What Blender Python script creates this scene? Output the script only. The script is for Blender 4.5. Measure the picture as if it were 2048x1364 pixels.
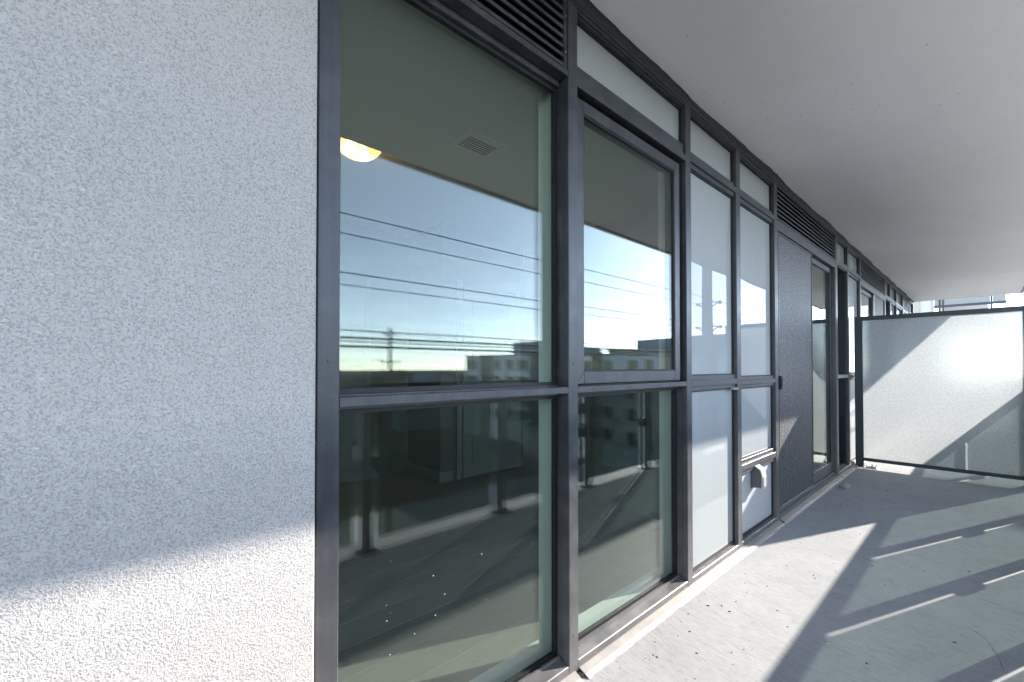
import bpy, bmesh, math, random
from mathutils import Vector, Matrix, Euler
random.seed(7)
R = math.radians
for o in list(bpy.data.objects):
    bpy.data.objects.remove(o, do_unlink=True)
SC = bpy.context.scene
COL = SC.collection

# ------------------------------------------------------------------ camera
F_PX, VPX, Y0, PITCH = 875.0, 1971.0, 735.0, R(0.75)
CAM_D, EYE = 1.10, 1.205
YAW = math.atan((VPX - 1024.0) / F_PX)
cd = bpy.data.cameras.new('camera')
cam = bpy.data.objects.new('camera', cd)
COL.objects.link(cam)
cam.location = (0.0, -CAM_D, EYE)
cam.rotation_euler = Euler((R(90) + PITCH, 0, YAW - R(90)), 'XYZ')
cd.sensor_fit = 'HORIZONTAL'
cd.sensor_width = 36.0
cd.lens = F_PX / 2048.0 * 36.0
cd.shift_y = ((Y0 - F_PX * math.tan(PITCH)) - 682.0) / 2048.0
cd.clip_start, cd.clip_end = 0.02, 3000.0
SC.camera = cam

# ------------------------------------------------------------------ light
SUN_AZ = R(21.5)                 # from +X towards -Y (outside)
PROFILE = 1.152                   # fall of light per metre of depth, across the facade
SUN_EL = math.atan(PROFILE * math.sin(SUN_AZ))
sun_dir = Vector((math.cos(SUN_AZ) * math.cos(SUN_EL), -math.sin(SUN_AZ) * math.cos(SUN_EL), math.sin(SUN_EL)))
sd = bpy.data.lights.new('sun', 'SUN')
sd.energy = 1.95
sd.angle = R(0.53)
sd.color = (1.0, 0.945, 0.875)
sun = bpy.data.objects.new('sun', sd)
COL.objects.link(sun)
sun.rotation_euler = (-sun_dir).to_track_quat('-Z', 'Y').to_euler()
sun.location = (30, -12, 20)

W = bpy.data.worlds.new('World')
SC.world = W
W.use_nodes = True
wn, wl = W.node_tree.nodes, W.node_tree.links
wn.clear()
sky = wn.new('ShaderNodeTexSky')
sky.sky_type = 'NISHITA'
sky.sun_disc = False
sky.sun_elevation = SUN_EL
sky.sun_rotation = R(90) + SUN_AZ
sky.air_density, sky.dust_density, sky.ozone_density = 0.60, 0.04, 1.0
sky.altitude = 180
tc = wn.new('ShaderNodeTexCoord')
# thin, wispy clouds low over the horizon
cmap = wn.new('ShaderNodeMapping'); cmap.inputs['Scale'].default_value = (2.6, 2.6, 26.0)
cns = wn.new('ShaderNodeTexNoise'); cns.inputs['Scale'].default_value = 1.6
cns.inputs['Detail'].default_value = 7.0; cns.inputs['Roughness'].default_value = 0.62; cns.inputs['Distortion'].default_value = 0.6
crp = wn.new('ShaderNodeMapRange'); crp.inputs['From Min'].default_value = 0.52; crp.inputs['From Max'].default_value = 0.68
sep = wn.new('ShaderNodeSeparateXYZ')
hgt = wn.new('ShaderNodeMapRange'); hgt.inputs['From Min'].default_value = 0.30; hgt.inputs['From Max'].default_value = 0.06
mulc = wn.new('ShaderNodeMath'); mulc.operation = 'MULTIPLY'
mulf = wn.new('ShaderNodeMath'); mulf.operation = 'MULTIPLY'; mulf.inputs[1].default_value = 0.30
cmix = wn.new('ShaderNodeMix'); cmix.data_type = 'RGBA'
cloudc = wn.new('ShaderNodeMix'); cloudc.data_type = 'RGBA'; cloudc.blend_type = 'ADD'
cloudc.inputs[0].default_value = 1.0
cloudc.inputs[7].default_value = (5.0, 4.9, 4.7, 1)
bg = wn.new('ShaderNodeBackground'); bg.inputs['Strength'].default_value = 0.13
wo = wn.new('ShaderNodeOutputWorld')
wl.new(tc.outputs['Generated'], cmap.inputs['Vector']); wl.new(cmap.outputs['Vector'], cns.inputs['Vector'])
wl.new(cns.outputs['Fac'], crp.inputs['Value']); wl.new(tc.outputs['Generated'], sep.inputs['Vector'])
wl.new(sep.outputs['Z'], hgt.inputs['Value']); wl.new(crp.outputs['Result'], mulc.inputs[0]); wl.new(hgt.outputs['Result'], mulc.inputs[1])
wl.new(mulc.outputs[0], mulf.inputs[0]); wl.new(mulf.outputs[0], cmix.inputs[0])
hs = wn.new('ShaderNodeHueSaturation'); hs.inputs['Saturation'].default_value = 0.69
wl.new(sky.outputs['Color'], hs.inputs['Color'])
wl.new(hs.outputs['Color'], cloudc.inputs[6])
wl.new(hs.outputs['Color'], cmix.inputs[6]); wl.new(cloudc.outputs[2], cmix.inputs[7])
wl.new(cmix.outputs[2], bg.inputs['Color']); wl.new(bg.outputs['Background'], wo.inputs['Surface'])

vs = SC.view_settings
vs.view_transform = 'Standard'; vs.look = 'None'; vs.gamma = 1.0; vs.use_curve_mapping = False
vs.exposure = 2.75
cy = SC.cycles
cy.max_bounces = 12; cy.diffuse_bounces = 5; cy.glossy_bounces = 5; cy.transmission_bounces = 8; cy.transparent_max_bounces = 32
cy.caustics_reflective = False; cy.caustics_refractive = False
cy.sample_clamp_indirect = 6.0
cy.use_denoising = True
try:
    cy.denoiser = 'OPENIMAGEDENOISE'
    cy.denoising_input_passes = 'RGB_ALBEDO_NORMAL'
except Exception:
    pass

# ------------------------------------------------------------------ materials
def new_mat(name):
    m = bpy.data.materials.new(name); m.use_nodes = True
    n = m.node_tree.nodes; n.clear()
    out = n.new('ShaderNodeOutputMaterial')
    return m, n, m.node_tree.links, out

def coords(n, l, scale=(1, 1, 1), rot=(0, 0, 0)):
    t = n.new('ShaderNodeTexCoord'); mp = n.new('ShaderNodeMapping')
    g = n.new('ShaderNodeNewGeometry')
    mp.inputs['Scale'].default_value = scale
    if any(rot):
        m0 = n.new('ShaderNodeMapping'); m0.inputs['Rotation'].default_value = rot
        l.new(g.outputs['Position'], m0.inputs['Vector']); l.new(m0.outputs['Vector'], mp.inputs['Vector'])
    else:
        l.new(g.outputs['Position'], mp.inputs['Vector'])
    return mp.outputs['Vector']

def noise(n, l, vec, scale, detail=3.0, rough=0.55, dist=0.0):
    t = n.new('ShaderNodeTexNoise')
    t.inputs['Scale'].default_value = scale; t.inputs['Detail'].default_value = detail
    t.inputs['Roughness'].default_value = rough; t.inputs['Distortion'].default_value = dist
    l.new(vec, t.inputs['Vector'])
    return t.outputs['Fac']

def maprange(n, l, v, a, b, c=0.0, d=1.0):
    t = n.new('ShaderNodeMapRange')
    t.inputs['From Min'].default_value = a; t.inputs['From Max'].default_value = b
    t.inputs['To Min'].default_value = c; t.inputs['To Max'].default_value = d
    l.new(v, t.inputs['Value'])
    return t.outputs['Result']

def mixc(n, l, fac, a, b):
    t = n.new('ShaderNodeMix'); t.data_type = 'RGBA'
    if isinstance(fac, float): t.inputs[0].default_value = fac
    else: l.new(fac, t.inputs[0])
    for i, c in ((6, a), (7, b)):
        if isinstance(c, tuple): t.inputs[i].default_value = (*c, 1)
        else: l.new(c, t.inputs[i])
    return t.outputs[2]

def math_(n, l, op, a, b):
    t = n.new('ShaderNodeMath'); t.operation = op
    for i, v in ((0, a), (1, b)):
        if isinstance(v, (int, float)): t.inputs[i].default_value = v
        else: l.new(v, t.inputs[i])
    return t.outputs[0]

def bump(n, l, h, strength, dist):
    t = n.new('ShaderNodeBump'); t.inputs['Strength'].default_value = strength; t.inputs['Distance'].default_value = dist
    l.new(h, t.inputs['Height'])
    return t.outputs['Normal']

def principled(n, l, out, col, rough=0.5, metal=0.0, spec=0.5, normal=None):
    p = n.new('ShaderNodeBsdfPrincipled')
    if isinstance(col, tuple): p.inputs['Base Color'].default_value = (*col, 1)
    else: l.new(col, p.inputs['Base Color'])
    if isinstance(rough, (int, float)): p.inputs['Roughness'].default_value = rough
    else: l.new(rough, p.inputs['Roughness'])
    p.inputs['Metallic'].default_value = metal
    p.inputs['Specular IOR Level'].default_value = spec
    if normal is not None: l.new(normal, p.inputs['Normal'])
    l.new(p.outputs[0], out.inputs['Surface'])
    return p

def simple(name, col, rough=0.6, metal=0.0, spec=0.5, var=0.12, vscale=6.0, bmp=0.0, bscale=60.0):
    m, n, l, o = new_mat(name)
    v = coords(n, l)
    f = noise(n, l, v, vscale, 4.0, 0.6)
    a = tuple(c * (1 - var) for c in col); b = tuple(min(1, c * (1 + var)) for c in col)
    c = mixc(n, l, f, a, b)
    nm = bump(n, l, noise(n, l, v, bscale, 3.0), bmp, 0.01) if bmp else None
    principled(n, l, o, c, rough, metal, spec, nm)
    return m

def mat_stucco():
    m, n, l, o = new_mat('stucco')
    v = coords(n, l)
    h1 = noise(n, l, v, 260.0, 3.0, 0.62, 0.5)
    h2 = noise(n, l, v, 120.0, 2.0, 0.5, 0.3)
    h3 = noise(n, l, v, 9.0, 2.0, 0.5)
    pit = maprange(n, l, h1, 0.36, 0.62)
    h = math_(n, l, 'ADD', math_(n, l, 'MULTIPLY', pit, 0.8), math_(n, l, 'MULTIPLY', h2, 0.45))
    h = math_(n, l, 'ADD', h, math_(n, l, 'MULTIPLY', h3, 0.5))
    big = noise(n, l, v, 1.7, 4.0, 0.6)
    c = mixc(n, l, big, (0.575, 0.542, 0.512), (0.62, 0.583, 0.547))
    c = mixc(n, l, maprange(n, l, h1, 0.52, 0.33, 0.0, 0.65), c, (0.22, 0.215, 0.21))
    principled(n, l, o, c, 0.92, 0, 0.2, bump(n, l, h, 0.75, 0.0042))
    return m

def mat_concrete(name, ca, cb, broom=True):
    m, n, l, o = new_mat(name)
    v = coords(n, l)
    big = noise(n, l, v, 1.3, 5.0, 0.62, 0.5)
    mid = noise(n, l, v, 7.0, 5.0, 0.65, 0.3)
    c = mixc(n, l, maprange(n, l, big, 0.3, 0.7), ca, cb)
    c = mixc(n, l, maprange(n, l, mid, 0.45, 0.75, 0.0, 0.30 if broom else 0.10), c, tuple(x * 0.78 for x in ca))
    if broom:
        vb = coords(n, l, (7.0, 46.0, 1.0), (0, 0, R(-82)))
        br = noise(n, l, vb, 2.6, 8.0, 0.74, 0.4)
        vb2 = coords(n, l, (1.8, 14.0, 1.0), (0, 0, R(-74)))
        st = noise(n, l, vb2, 2.0, 5.0, 0.7, 1.2)
        c = mixc(n, l, maprange(n, l, br, 0.47, 0.64, 0.0, 0.55), c, tuple(x * 0.62 for x in ca))
        c = mixc(n, l, maprange(n, l, st, 0.56, 0.76, 0.0, 0.50), c, tuple(x * 0.50 for x in ca))
        fine = noise(n, l, v, 210.0, 3.0, 0.7)
        c = mixc(n, l, maprange(n, l, fine, 0.56, 0.70, 0.0, 0.45), c, tuple(x * 0.5 for x in ca))
        h = math_(n, l, 'ADD', br, math_(n, l, 'MULTIPLY', fine, 0.4))
        nm = bump(n, l, h, 0.35, 0.004)
    else:
        vb = coords(n, l, (1.2, 9.0, 1.0), (0, 0, R(4)))
        st = noise(n, l, vb, 1.6, 5.0, 0.7, 1.0)
        c = mixc(n, l, maprange(n, l, st, 0.66, 0.82, 0.0, 0.14), c, tuple(x * 0.6 for x in ca))
        spk = noise(n, l, v, 55.0, 2.0, 0.5)
        c = mixc(n, l, maprange(n, l, spk, 0.74, 0.80, 0.0, 0.5), c, tuple(x * 0.4 for x in ca))
        nm = bump(n, l, noise(n, l, v, 22.0, 5.0, 0.6), 0.12, 0.004)
    principled(n, l, o, c, 0.85, 0, 0.25, nm)
    return m

def mat_frame(name, base, dust_and_sun, rough=0.38):
    m, n, l, o = new_mat(name)
    v = coords(n, l)
    vs_ = coords(n, l, (60.0, 60.0, 1.2))
    streak = noise(n, l, vs_, 1.0, 4.0, 0.65)
    blotch = noise(n, l, v, 9.0, 4.0, 0.65)
    spk = noise(n, l, v, 120.0, 2.0, 0.5)
    c = mixc(n, l, maprange(n, l, streak, 0.4, 0.8, 0.0, 0.12), base, dust_and_sun)
    c = mixc(n, l, maprange(n, l, blotch, 0.45, 0.75, 0.0, 0.22), c, dust_and_sun)
    # paler downward from the slab's shadow line: sunlight painted in, with settled grime
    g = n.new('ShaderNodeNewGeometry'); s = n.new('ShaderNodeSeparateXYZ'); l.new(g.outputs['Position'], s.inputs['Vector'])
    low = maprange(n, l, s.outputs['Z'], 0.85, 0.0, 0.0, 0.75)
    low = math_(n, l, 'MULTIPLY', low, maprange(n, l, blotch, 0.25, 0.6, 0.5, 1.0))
    c = mixc(n, l, low, c, dust_and_sun)
    c = mixc(n, l, maprange(n, l, spk, 0.80, 0.83, 0.0, 0.7), c, (0.5, 0.5, 0.5))
    r = maprange(n, l, blotch, 0.3, 0.7, rough - 0.06, rough + 0.14)
    principled(n, l, o, c, r, 0.15, 0.6, bump(n, l, blotch, 0.03, 0.002))
    return m

def mat_glass(name, tint, ior=1.75):
    m, n, l, o = new_mat(name)
    tr = n.new('ShaderNodeBsdfTransparent'); tr.inputs['Color'].default_value = (*tint, 1)
    gl = n.new('ShaderNodeBsdfGlossy'); gl.inputs['Roughness'].default_value = 0.0
    gl.inputs['Color'].default_value = (0.96, 1.0, 0.99, 1)
    fr = n.new('ShaderNodeFresnel'); fr.inputs['IOR'].default_value = ior
    # Fresnel falls to the wrong side on back faces, so the index is inverted there
    g = n.new('ShaderNodeNewGeometry')
    l.new(maprange(n, l, g.outputs['Backfacing'], 0, 1, ior, 1.0 / ior), fr.inputs['IOR'])
    fac = n.new('ShaderNodeMath'); fac.operation = 'MINIMUM'; fac.inputs[1].default_value = 1.0
    l.new(fr.outputs[0], fac.inputs[0])
    mx = n.new('ShaderNodeMixShader')
    l.new(fac.outputs[0], mx.inputs[0]); l.new(tr.outputs[0], mx.inputs[1]); l.new(gl.outputs[0], mx.inputs[2])
    l.new(mx.outputs[0], o.inputs['Surface'])
    return m

def mat_clearback(name, tint):
    m, n, l, o = new_mat(name)
    tr = n.new('ShaderNodeBsdfTransparent'); tr.inputs['Color'].default_value = (*tint, 1)
    l.new(tr.outputs[0], o.inputs['Surface'])
    return m

def mat_spandrel():
    m, n, l, o = new_mat('back_painted_glass')
    v = coords(n, l, (3, 3, 0.6))
    f = noise(n, l, v, 1.5, 4.0, 0.6)
    c = mixc(n, l, f, (0.365, 0.385, 0.385), (0.405, 0.42, 0.42))
    df = n.new('ShaderNodeBsdfDiffuse'); l.new(c, df.inputs['Color'])
    gl = n.new('ShaderNodeBsdfGlossy'); gl.inputs['Roughness'].default_value = 0.0
    fr = n.new('ShaderNodeFresnel'); fr.inputs['IOR'].default_value = 1.42
    mx = n.new('ShaderNodeMixShader')
    l.new(fr.outputs[0], mx.inputs[0]); l.new(df.outputs[0], mx.inputs[1]); l.new(gl.outputs[0], mx.inputs[2])
    l.new(mx.outputs[0], o.inputs['Surface'])
    return m

def mat_etched():
    m, n, l, o = new_mat('etched_glass')
    v = coords(n, l)
    vt = coords(n, l, (1, 220, 60))
    gr = noise(n, l, v, 120.0, 3.0, 0.75)
    c = mixc(n, l, maprange(n, l, gr, 0.3, 0.7), (0.20, 0.207, 0.212), (0.46, 0.47, 0.475))
    tl = n.new('ShaderNodeBsdfTranslucent'); l.new(c, tl.inputs['Color'])
    df = n.new('ShaderNodeBsdfDiffuse'); l.new(c, df.inputs['Color'])
    rf = n.new('ShaderNodeBsdfRefraction'); rf.inputs['IOR'].default_value = 1.04; rf.inputs['Roughness'].default_value = 0.9
    rf.inputs['Color'].default_value = (0.68, 0.70, 0.705, 1)
    gl = n.new('ShaderNodeBsdfGlossy'); gl.inputs['Roughness'].default_value = 0.35
    nm = bump(n, l, noise(n, l, vt, 1.0, 2.0, 0.5), 0.3, 0.002)
    l.new(nm, gl.inputs['Normal'])
    a = n.new('ShaderNodeMixShader'); a.inputs[0].default_value = 0.48
    l.new(tl.outputs[0], a.inputs[1]); l.new(df.outputs[0], a.inputs[2])
    b = n.new('ShaderNodeMixShader'); b.inputs[0].default_value = 0.10
    l.new(a.outputs[0], b.inputs[1]); l.new(rf.outputs[0], b.inputs[2])
    c2 = n.new('ShaderNodeMixShader'); c2.inputs[0].default_value = 0.05
    l.new(b.outputs[0], c2.inputs[1]); l.new(gl.outputs[0], c2.inputs[2])
    l.new(c2.outputs[0], o.inputs['Surface'])
    return m

def mat_mesh():
    m, n, l, o = new_mat('insect_mesh')
    v = coords(n, l)
    vh = coords(n, l, (30, 1, 150)); vv = coords(n, l, (150, 1, 25)); vw = coords(n, l, (7, 1, 0.8))
    a = noise(n, l, vh, 1.0, 3.0, 0.6); b = noise(n, l, vv, 1.0, 3.0, 0.6)
    w = noise(n, l, vw, 1.0, 4.0, 0.6)
    thread = math_(n, l, 'MAXIMUM', a, math_(n, l, 'MULTIPLY', b, 0.92))
    c = mixc(n, l, maprange(n, l, thread, 0.45, 0.72), (0.008, 0.008, 0.010), (0.32, 0.31, 0.31))
    c = mixc(n, l, maprange(n, l, w, 0.45, 0.75, 0.0, 0.28), c, (0.14, 0.14, 0.145))
    tr = n.new('ShaderNodeBsdfTransparent')
    p = n.new('ShaderNodeBsdfPrincipled'); l.new(c, p.inputs['Base Color']); p.inputs['Roughness'].default_value = 0.55
    l.new(bump(n, l, thread, 0.4, 0.001), p.inputs['Normal'])
    mx = n.new('ShaderNodeMixShader'); mx.inputs[0].default_value = 0.88
    l.new(tr.outputs[0], mx.inputs[1]); l.new(p.outputs[0], mx.inputs[2]); l.new(mx.outputs[0], o.inputs['Surface'])
    return m

def mat_wood():
    m, n, l, o = new_mat('wood_floor')
    v = coords(n, l, (1.6, 26.0, 1.0)); oi = n.new('ShaderNodeObjectInfo')
    ad = n.new('ShaderNodeVectorMath'); ad.operation = 'ADD'
    l.new(v, ad.inputs[0])
    cb = n.new('ShaderNodeCombineXYZ'); l.new(math_(n, l, 'MULTIPLY', oi.outputs['Random'], 37.0), cb.inputs[2]); l.new(cb.outputs[0], ad.inputs[1])
    g = noise(n, l, ad.outputs[0], 2.2, 6.0, 0.65, 1.4)
    c = mixc(n, l, g, (0.17, 0.157, 0.14), (0.30, 0.278, 0.25))
    hv = n.new('ShaderNodeHueSaturation'); l.new(c, hv.inputs['Color'])
    l.new(maprange(n, l, oi.outputs['Random'], 0, 1, 0.82, 1.12), hv.inputs['Value'])
    principled(n, l, o, hv.outputs[0], 0.42, 0, 0.4, bump(n, l, g, 0.08, 0.002))
    return m

def emit(name, col, s):
    m, n, l, o = new_mat(name)
    e = n.new('ShaderNodeEmission'); e.inputs['Color'].default_value = (*col, 1); e.inputs['Strength'].default_value = s
    l.new(e.outputs[0], o.inputs['Surface'])
    return m

M = {}
M['stucco'] = mat_stucco()
M['concrete'] = mat_concrete('balcony_concrete', (0.38, 0.375, 0.37), (0.45, 0.443, 0.435))
M['soffit'] = mat_concrete('painted_soffit', (0.90, 0.865, 0.825), (0.93, 0.90, 0.865), False)
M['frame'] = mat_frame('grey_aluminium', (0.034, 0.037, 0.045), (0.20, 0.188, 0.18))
M['frame_dark'] = simple('charcoal_aluminium', (0.022, 0.024, 0.028), 0.42, 0.1, 0.5, 0.15)
M['frame_screen'] = simple('slate_powder_coat', (0.030, 0.037, 0.046), 0.45, 0.1, 0.5, 0.15)
M['gasket'] = simple('black_rubber', (0.010, 0.010, 0.011), 0.6)
M['void'] = simple('plenum_black', (0.006, 0.006, 0.006), 0.9)
M['sealant'] = simple('grey_sealant', (0.045, 0.047, 0.05), 0.7, bmp=0.3, bscale=25)
M['white_sealant'] = simple('pale_sealant', (0.50, 0.47, 0.45), 0.6, bmp=0.4, bscale=40)
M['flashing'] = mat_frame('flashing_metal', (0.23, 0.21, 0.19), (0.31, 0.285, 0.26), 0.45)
M['bright'] = simple('mill_aluminium', (0.42, 0.42, 0.44), 0.3, 0.85)
M['glass'] = mat_glass('window_glass', (0.955, 0.983, 0.962), 1.45)
M['rail_glass'] = mat_glass('tinted_rail_glass', (0.41, 0.46, 0.45), 1.42)
M['spandrel'] = mat_spandrel()
M['panel'] = simple('white_panel', (0.52, 0.53, 0.54), 0.35, 0, 0.5, 0.03)
M['etched'] = mat_etched()
M['etch_back'] = mat_clearback('clear_glass_face', (0.96, 0.98, 0.975))
M['mesh'] = mat_mesh()
M['hood'] = simple('beige_plastic', (0.44, 0.415, 0.39), 0.5, var=0.1, bmp=0.15, bscale=70)
M['hood_dark'] = simple('grey_shade_plastic', (0.10, 0.10, 0.11), 0.5)  # back plate, and the painted shade on the hood's left cheek
M['wood'] = mat_wood()
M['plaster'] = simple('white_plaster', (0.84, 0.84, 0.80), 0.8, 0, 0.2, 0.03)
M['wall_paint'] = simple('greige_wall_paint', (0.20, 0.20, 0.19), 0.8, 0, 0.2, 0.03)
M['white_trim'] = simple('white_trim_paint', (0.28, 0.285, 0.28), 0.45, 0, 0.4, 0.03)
M['inner_frame'] = simple('pale_inner_frame', (0.78, 0.80, 0.78), 0.5, 0, 0.4, 0.03)
M['steel'] = simple('galvanised_steel', (0.42, 0.42, 0.42), 0.4, 0.8)

# ------------------------------------------------------------------ mesh helpers
class MB:
    """collects boxes, prisms and tubes into one mesh"""
    def __init__(s): s.bm = bmesh.new()
    def box(s, a, b, bevel=0.0, mat=None):
        (x0, y0, z0), (x1, y1, z1) = a, b
        x0, x1 = min(x0, x1), max(x0, x1); y0, y1 = min(y0, y1), max(y0, y1); z0, z1 = min(z0, z1), max(z0, z1)
        v = [s.bm.verts.new(p) for p in ((x0, y0, z0), (x1, y0, z0), (x1, y1, z0), (x0, y1, z0), (x0, y0, z1), (x1, y0, z1), (x1, y1, z1), (x0, y1, z1))]
        fs = [s.bm.faces.new([v[i] for i in q]) for q in ((0, 3, 2, 1), (4, 5, 6, 7), (0, 1, 5, 4), (1, 2, 6, 5), (2, 3, 7, 6), (3, 0, 4, 7))]
        if bevel:
            es = list({e for f in fs for e in f.edges})
            bmesh.ops.bevel(s.bm, geom=es, offset=bevel, segments=1, affect='EDGES', profile=0.5)
        return s
    def prism(s, prof, axis, a, b):
        """profile (list of 2D points) pushed along an axis: 'x' -> (y,z) points, 'y' -> (x,z), 'z' -> (x,y)"""
        def P(u, w, t): return {'x': (t, u, w), 'y': (u, t, w), 'z': (u, w, t)}[axis]
        lo = [s.bm.verts.new(P(u, w, a)) for u, w in prof]; hi = [s.bm.verts.new(P(u, w, b)) for u, w in prof]
        n = len(prof)
        s.bm.faces.new(lo); s.bm.faces.new(hi[::-1])
        for i in range(n):
            j = (i + 1) % n
            s.bm.faces.new([lo[j], lo[i], hi[i], hi[j]])
        bmesh.ops.recalc_face_normals(s.bm, faces=s.bm.faces)
        return s
    def tube(s, pts, r, seg=8, r2=None, cap=True):
        pts = [Vector(p) for p in pts]; rings = []
        for i, p in enumerate(pts):
            d = (pts[min(i + 1, len(pts) - 1)] - pts[max(i - 1, 0)]).normalized()
            u = d.cross(Vector((0, 0, 1)) if abs(d.z) < 0.9 else Vector((1, 0, 0))).normalized(); w = d.cross(u)
            rr = r if r2 is None else r + (r2 - r) * i / (len(pts) - 1)
            rings.append([s.bm.verts.new(p + (u * math.cos(2 * math.pi * k / seg) + w * math.sin(2 * math.pi * k / seg)) * rr) for k in range(seg)])
        for a, b in zip(rings, rings[1:]):
            for k in range(seg):
                s.bm.faces.new([a[k], a[(k + 1) % seg], b[(k + 1) % seg], b[k]])
        if cap:
            s.bm.faces.new(rings[0][::-1]); s.bm.faces.new(rings[-1])
        return s
    def lathe(s, prof, c, seg=24, axis='z'):
        rings = []
        for r_, h in prof:
            ring = []
            for k in range(seg):
                a = 2 * math.pi * k / seg
                q = (r_ * math.cos(a), r_ * math.sin(a), h)
                if axis == 'y': q = (q[0], q[2], q[1])
                ring.append(s.bm.verts.new((c[0] + q[0], c[1] + q[1], c[2] + q[2])))
            rings.append(ring)
        for a, b in zip(rings, rings[1:]):
            for k in range(seg):
                s.bm.faces.new([a[k], a[(k + 1) % seg], b[(k + 1) % seg], b[k]])
        s.bm.faces.new(rings[0][::-1]); s.bm.faces.new(rings[-1])
        bmesh.ops.recalc_face_normals(s.bm, faces=s.bm.faces)
        return s
    def build(s, name, mat, parent=None, smooth=False, kind=None):
        me = bpy.data.meshes.new(name); s.bm.to_mesh(me); s.bm.free()
        if smooth:
            me.polygons.foreach_set('use_smooth', [True] * len(me.polygons))
            me.update()
        mats = mat if isinstance(mat, (list, tuple)) else [mat]
        for x in mats: me.materials.append(M[x])
        o = bpy.data.objects.new(name, me); COL.objects.link(o)
        if parent is not None: attach(o, parent)
        if kind: o['kind'] = kind
        return o

def world_loc(o):
    v = Vector(o.get('_at', (0, 0, 0)))
    return v
ROOT = {}
def attach(o, parent):
    o.parent = parent
    b = parent
    loc = Vector((0, 0, 0))
    while b is not None:
        loc += b.location; b = b.parent
    o.matrix_parent_inverse = Matrix.Translation(-loc) if parent.type == 'EMPTY' else Matrix.Identity(4)

def thing(name, label, cat, loc=(0, 0, 0), group=None):
    o = bpy.data.objects.new(name, None); COL.objects.link(o)
    o.empty_display_size = 0.1
    o.location = loc; o['label'] = label; o['category'] = cat
    if group: o['group'] = group
    return o
def tag(o, label, cat, group=None):
    o['label'] = label; o['category'] = cat
    if group: o['group'] = group
    return o
def structure(o):
    o['kind'] = 'structure'; return o

def bx(name, a, b, mat, parent=None, bevel=0.0):
    return MB().box(a, b, bevel).build(name, mat, parent)

def pane(name, x0, x1, z0, z1, y, t, mat, parent, bulge=0.0, n=1, yaw=0.0, tilt=0.0, s=0.0):
    """a sheet of glass of thickness t whose outer face is at y; bulge bows it outwards a little"""
    bm = bmesh.new()
    def Y(u, w):
        b = bulge * (1 - (2 * u - 1) ** 2) * (1 - (2 * w - 1) ** 2) + s * math.sin(u * 5.5 + 1.0) * math.sin(w * 4.0)
        return -b + yaw * (u - 0.5) * (x1 - x0) + tilt * (w - 0.5) * (z1 - z0)
    def grid(off):
        return [[bm.verts.new((x0 + (x1 - x0) * i / n, y + off + Y(i / n, j / n), z0 + (z1 - z0) * j / n)) for i in range(n + 1)] for j in range(n + 1)]
    f, b = grid(0.0), grid(t)
    for j in range(n):
        for i in range(n):
            q = bm.faces.new([f[j][i], f[j][i + 1], f[j + 1][i + 1], f[j + 1][i]]); q.smooth = True
            q = bm.faces.new([b[j][i], b[j + 1][i], b[j + 1][i + 1], b[j][i + 1]]); q.smooth = True
    def rim(a, c):
        cp = lambda v: bm.verts.new(v.co)
        for k in range(len(a) - 1):
            bm.faces.new([cp(a[k]), cp(c[k]), cp(c[k + 1]), cp(a[k + 1])])
    rim(f[0], b[0]); rim(b[n], f[n]); rim([r[0] for r in b], [r[0] for r in f]); rim([r[n] for r in f], [r[n] for r in b])
    me = bpy.data.meshes.new(name); bm.to_mesh(me); bm.free()
    me.materials.append(M[mat])
    o = bpy.data.objects.new(name, me); COL.objects.link(o)
    attach(o, parent)
    return o

# ================================================================== LARGE STRUCTURE
SOF = 2.70                      # underside of the slab overhead
EDGE = -1.665                    # outer edge of the balcony slabs
X0, X1 = -4.0, 13.5             # ends of the balcony run
structure(bx('balcony_floor', (X0, EDGE, -0.22), (X1, 0.20, 0.0), 'concrete'))
mb = MB(); mb.box((X0, EDGE, SOF), (X1, 0.20, SOF + 0.22))
ceil_ = structure(mb.build('balcony_ceiling', 'soffit'))
for q in ((EDGE + 0.055, EDGE + 0.075),):
    o = bx('drip_strip', (X0 + .02, q[0], SOF - 0.007), (X1 - .02, q[1], SOF - 0.0002), 'frame_screen'); o.parent = ceil_
for k in range(3):
    o = bx('slab_joint', (2.2 + k * 4.1, EDGE + 0.08, SOF - 0.0012), (2.204 + k * 4.1, -0.02, SOF - 0.0003), 'soffit'); o.parent = ceil_

# stucco wall to the left of the glazing
st = MB(); st.box((X0, -0.04, 0.0), (0.357, 0.16, SOF - 0.001), 0.004)
tag(st.build('stucco_wall', 'stucco'), 'pale grey rough stucco wall filling the left of the picture', 'wall')

# ------------------------------------------------------------------ window wall
ww = thing('window_wall', 'long dark grey aluminium window wall with clear and frosted glass panes', 'window wall', (0.36, 0.0, 0.0))
MULL = [(0.372, 0.428), (1.318, 1.375), (2.310, 2.370), (3.020, 3.090), (3.785, 3.856), (5.825, 5.905), (6.436, 6.500), (7.190, 7.257), (9.260, 9.350), (9.860, 9.930), (10.640, 10.710), (11.570, 11.640), (12.690, 12.760), (13.400, 13.478)]
HEAD = 2.655
def mullion(a, b, z0=0.0, z1=HEAD):
    m = MB()
    m.box((a, 0.0, z0), (b, 0.030, z1), 0.0025)
    m.box((a + 0.004, 0.0305, z0 + 0.001), (b - 0.004, 0.095, z1 - 0.001))
    return m.build('mullion', 'frame', ww)
for i, (a, b) in enumerate(MULL):
    mullion(a, b)
    if i in (1, 2): bx('inner_mullion', (a + 0.002, 0.0955, 0.05), (b - 0.002, 0.165, 2.44), 'inner_frame', ww)
# joint against the stucco
bx('sealant_joint', (0.358, 0.006, 0.0), (0.3715, 0.05, SOF - 0.002), 'sealant', ww)

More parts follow.
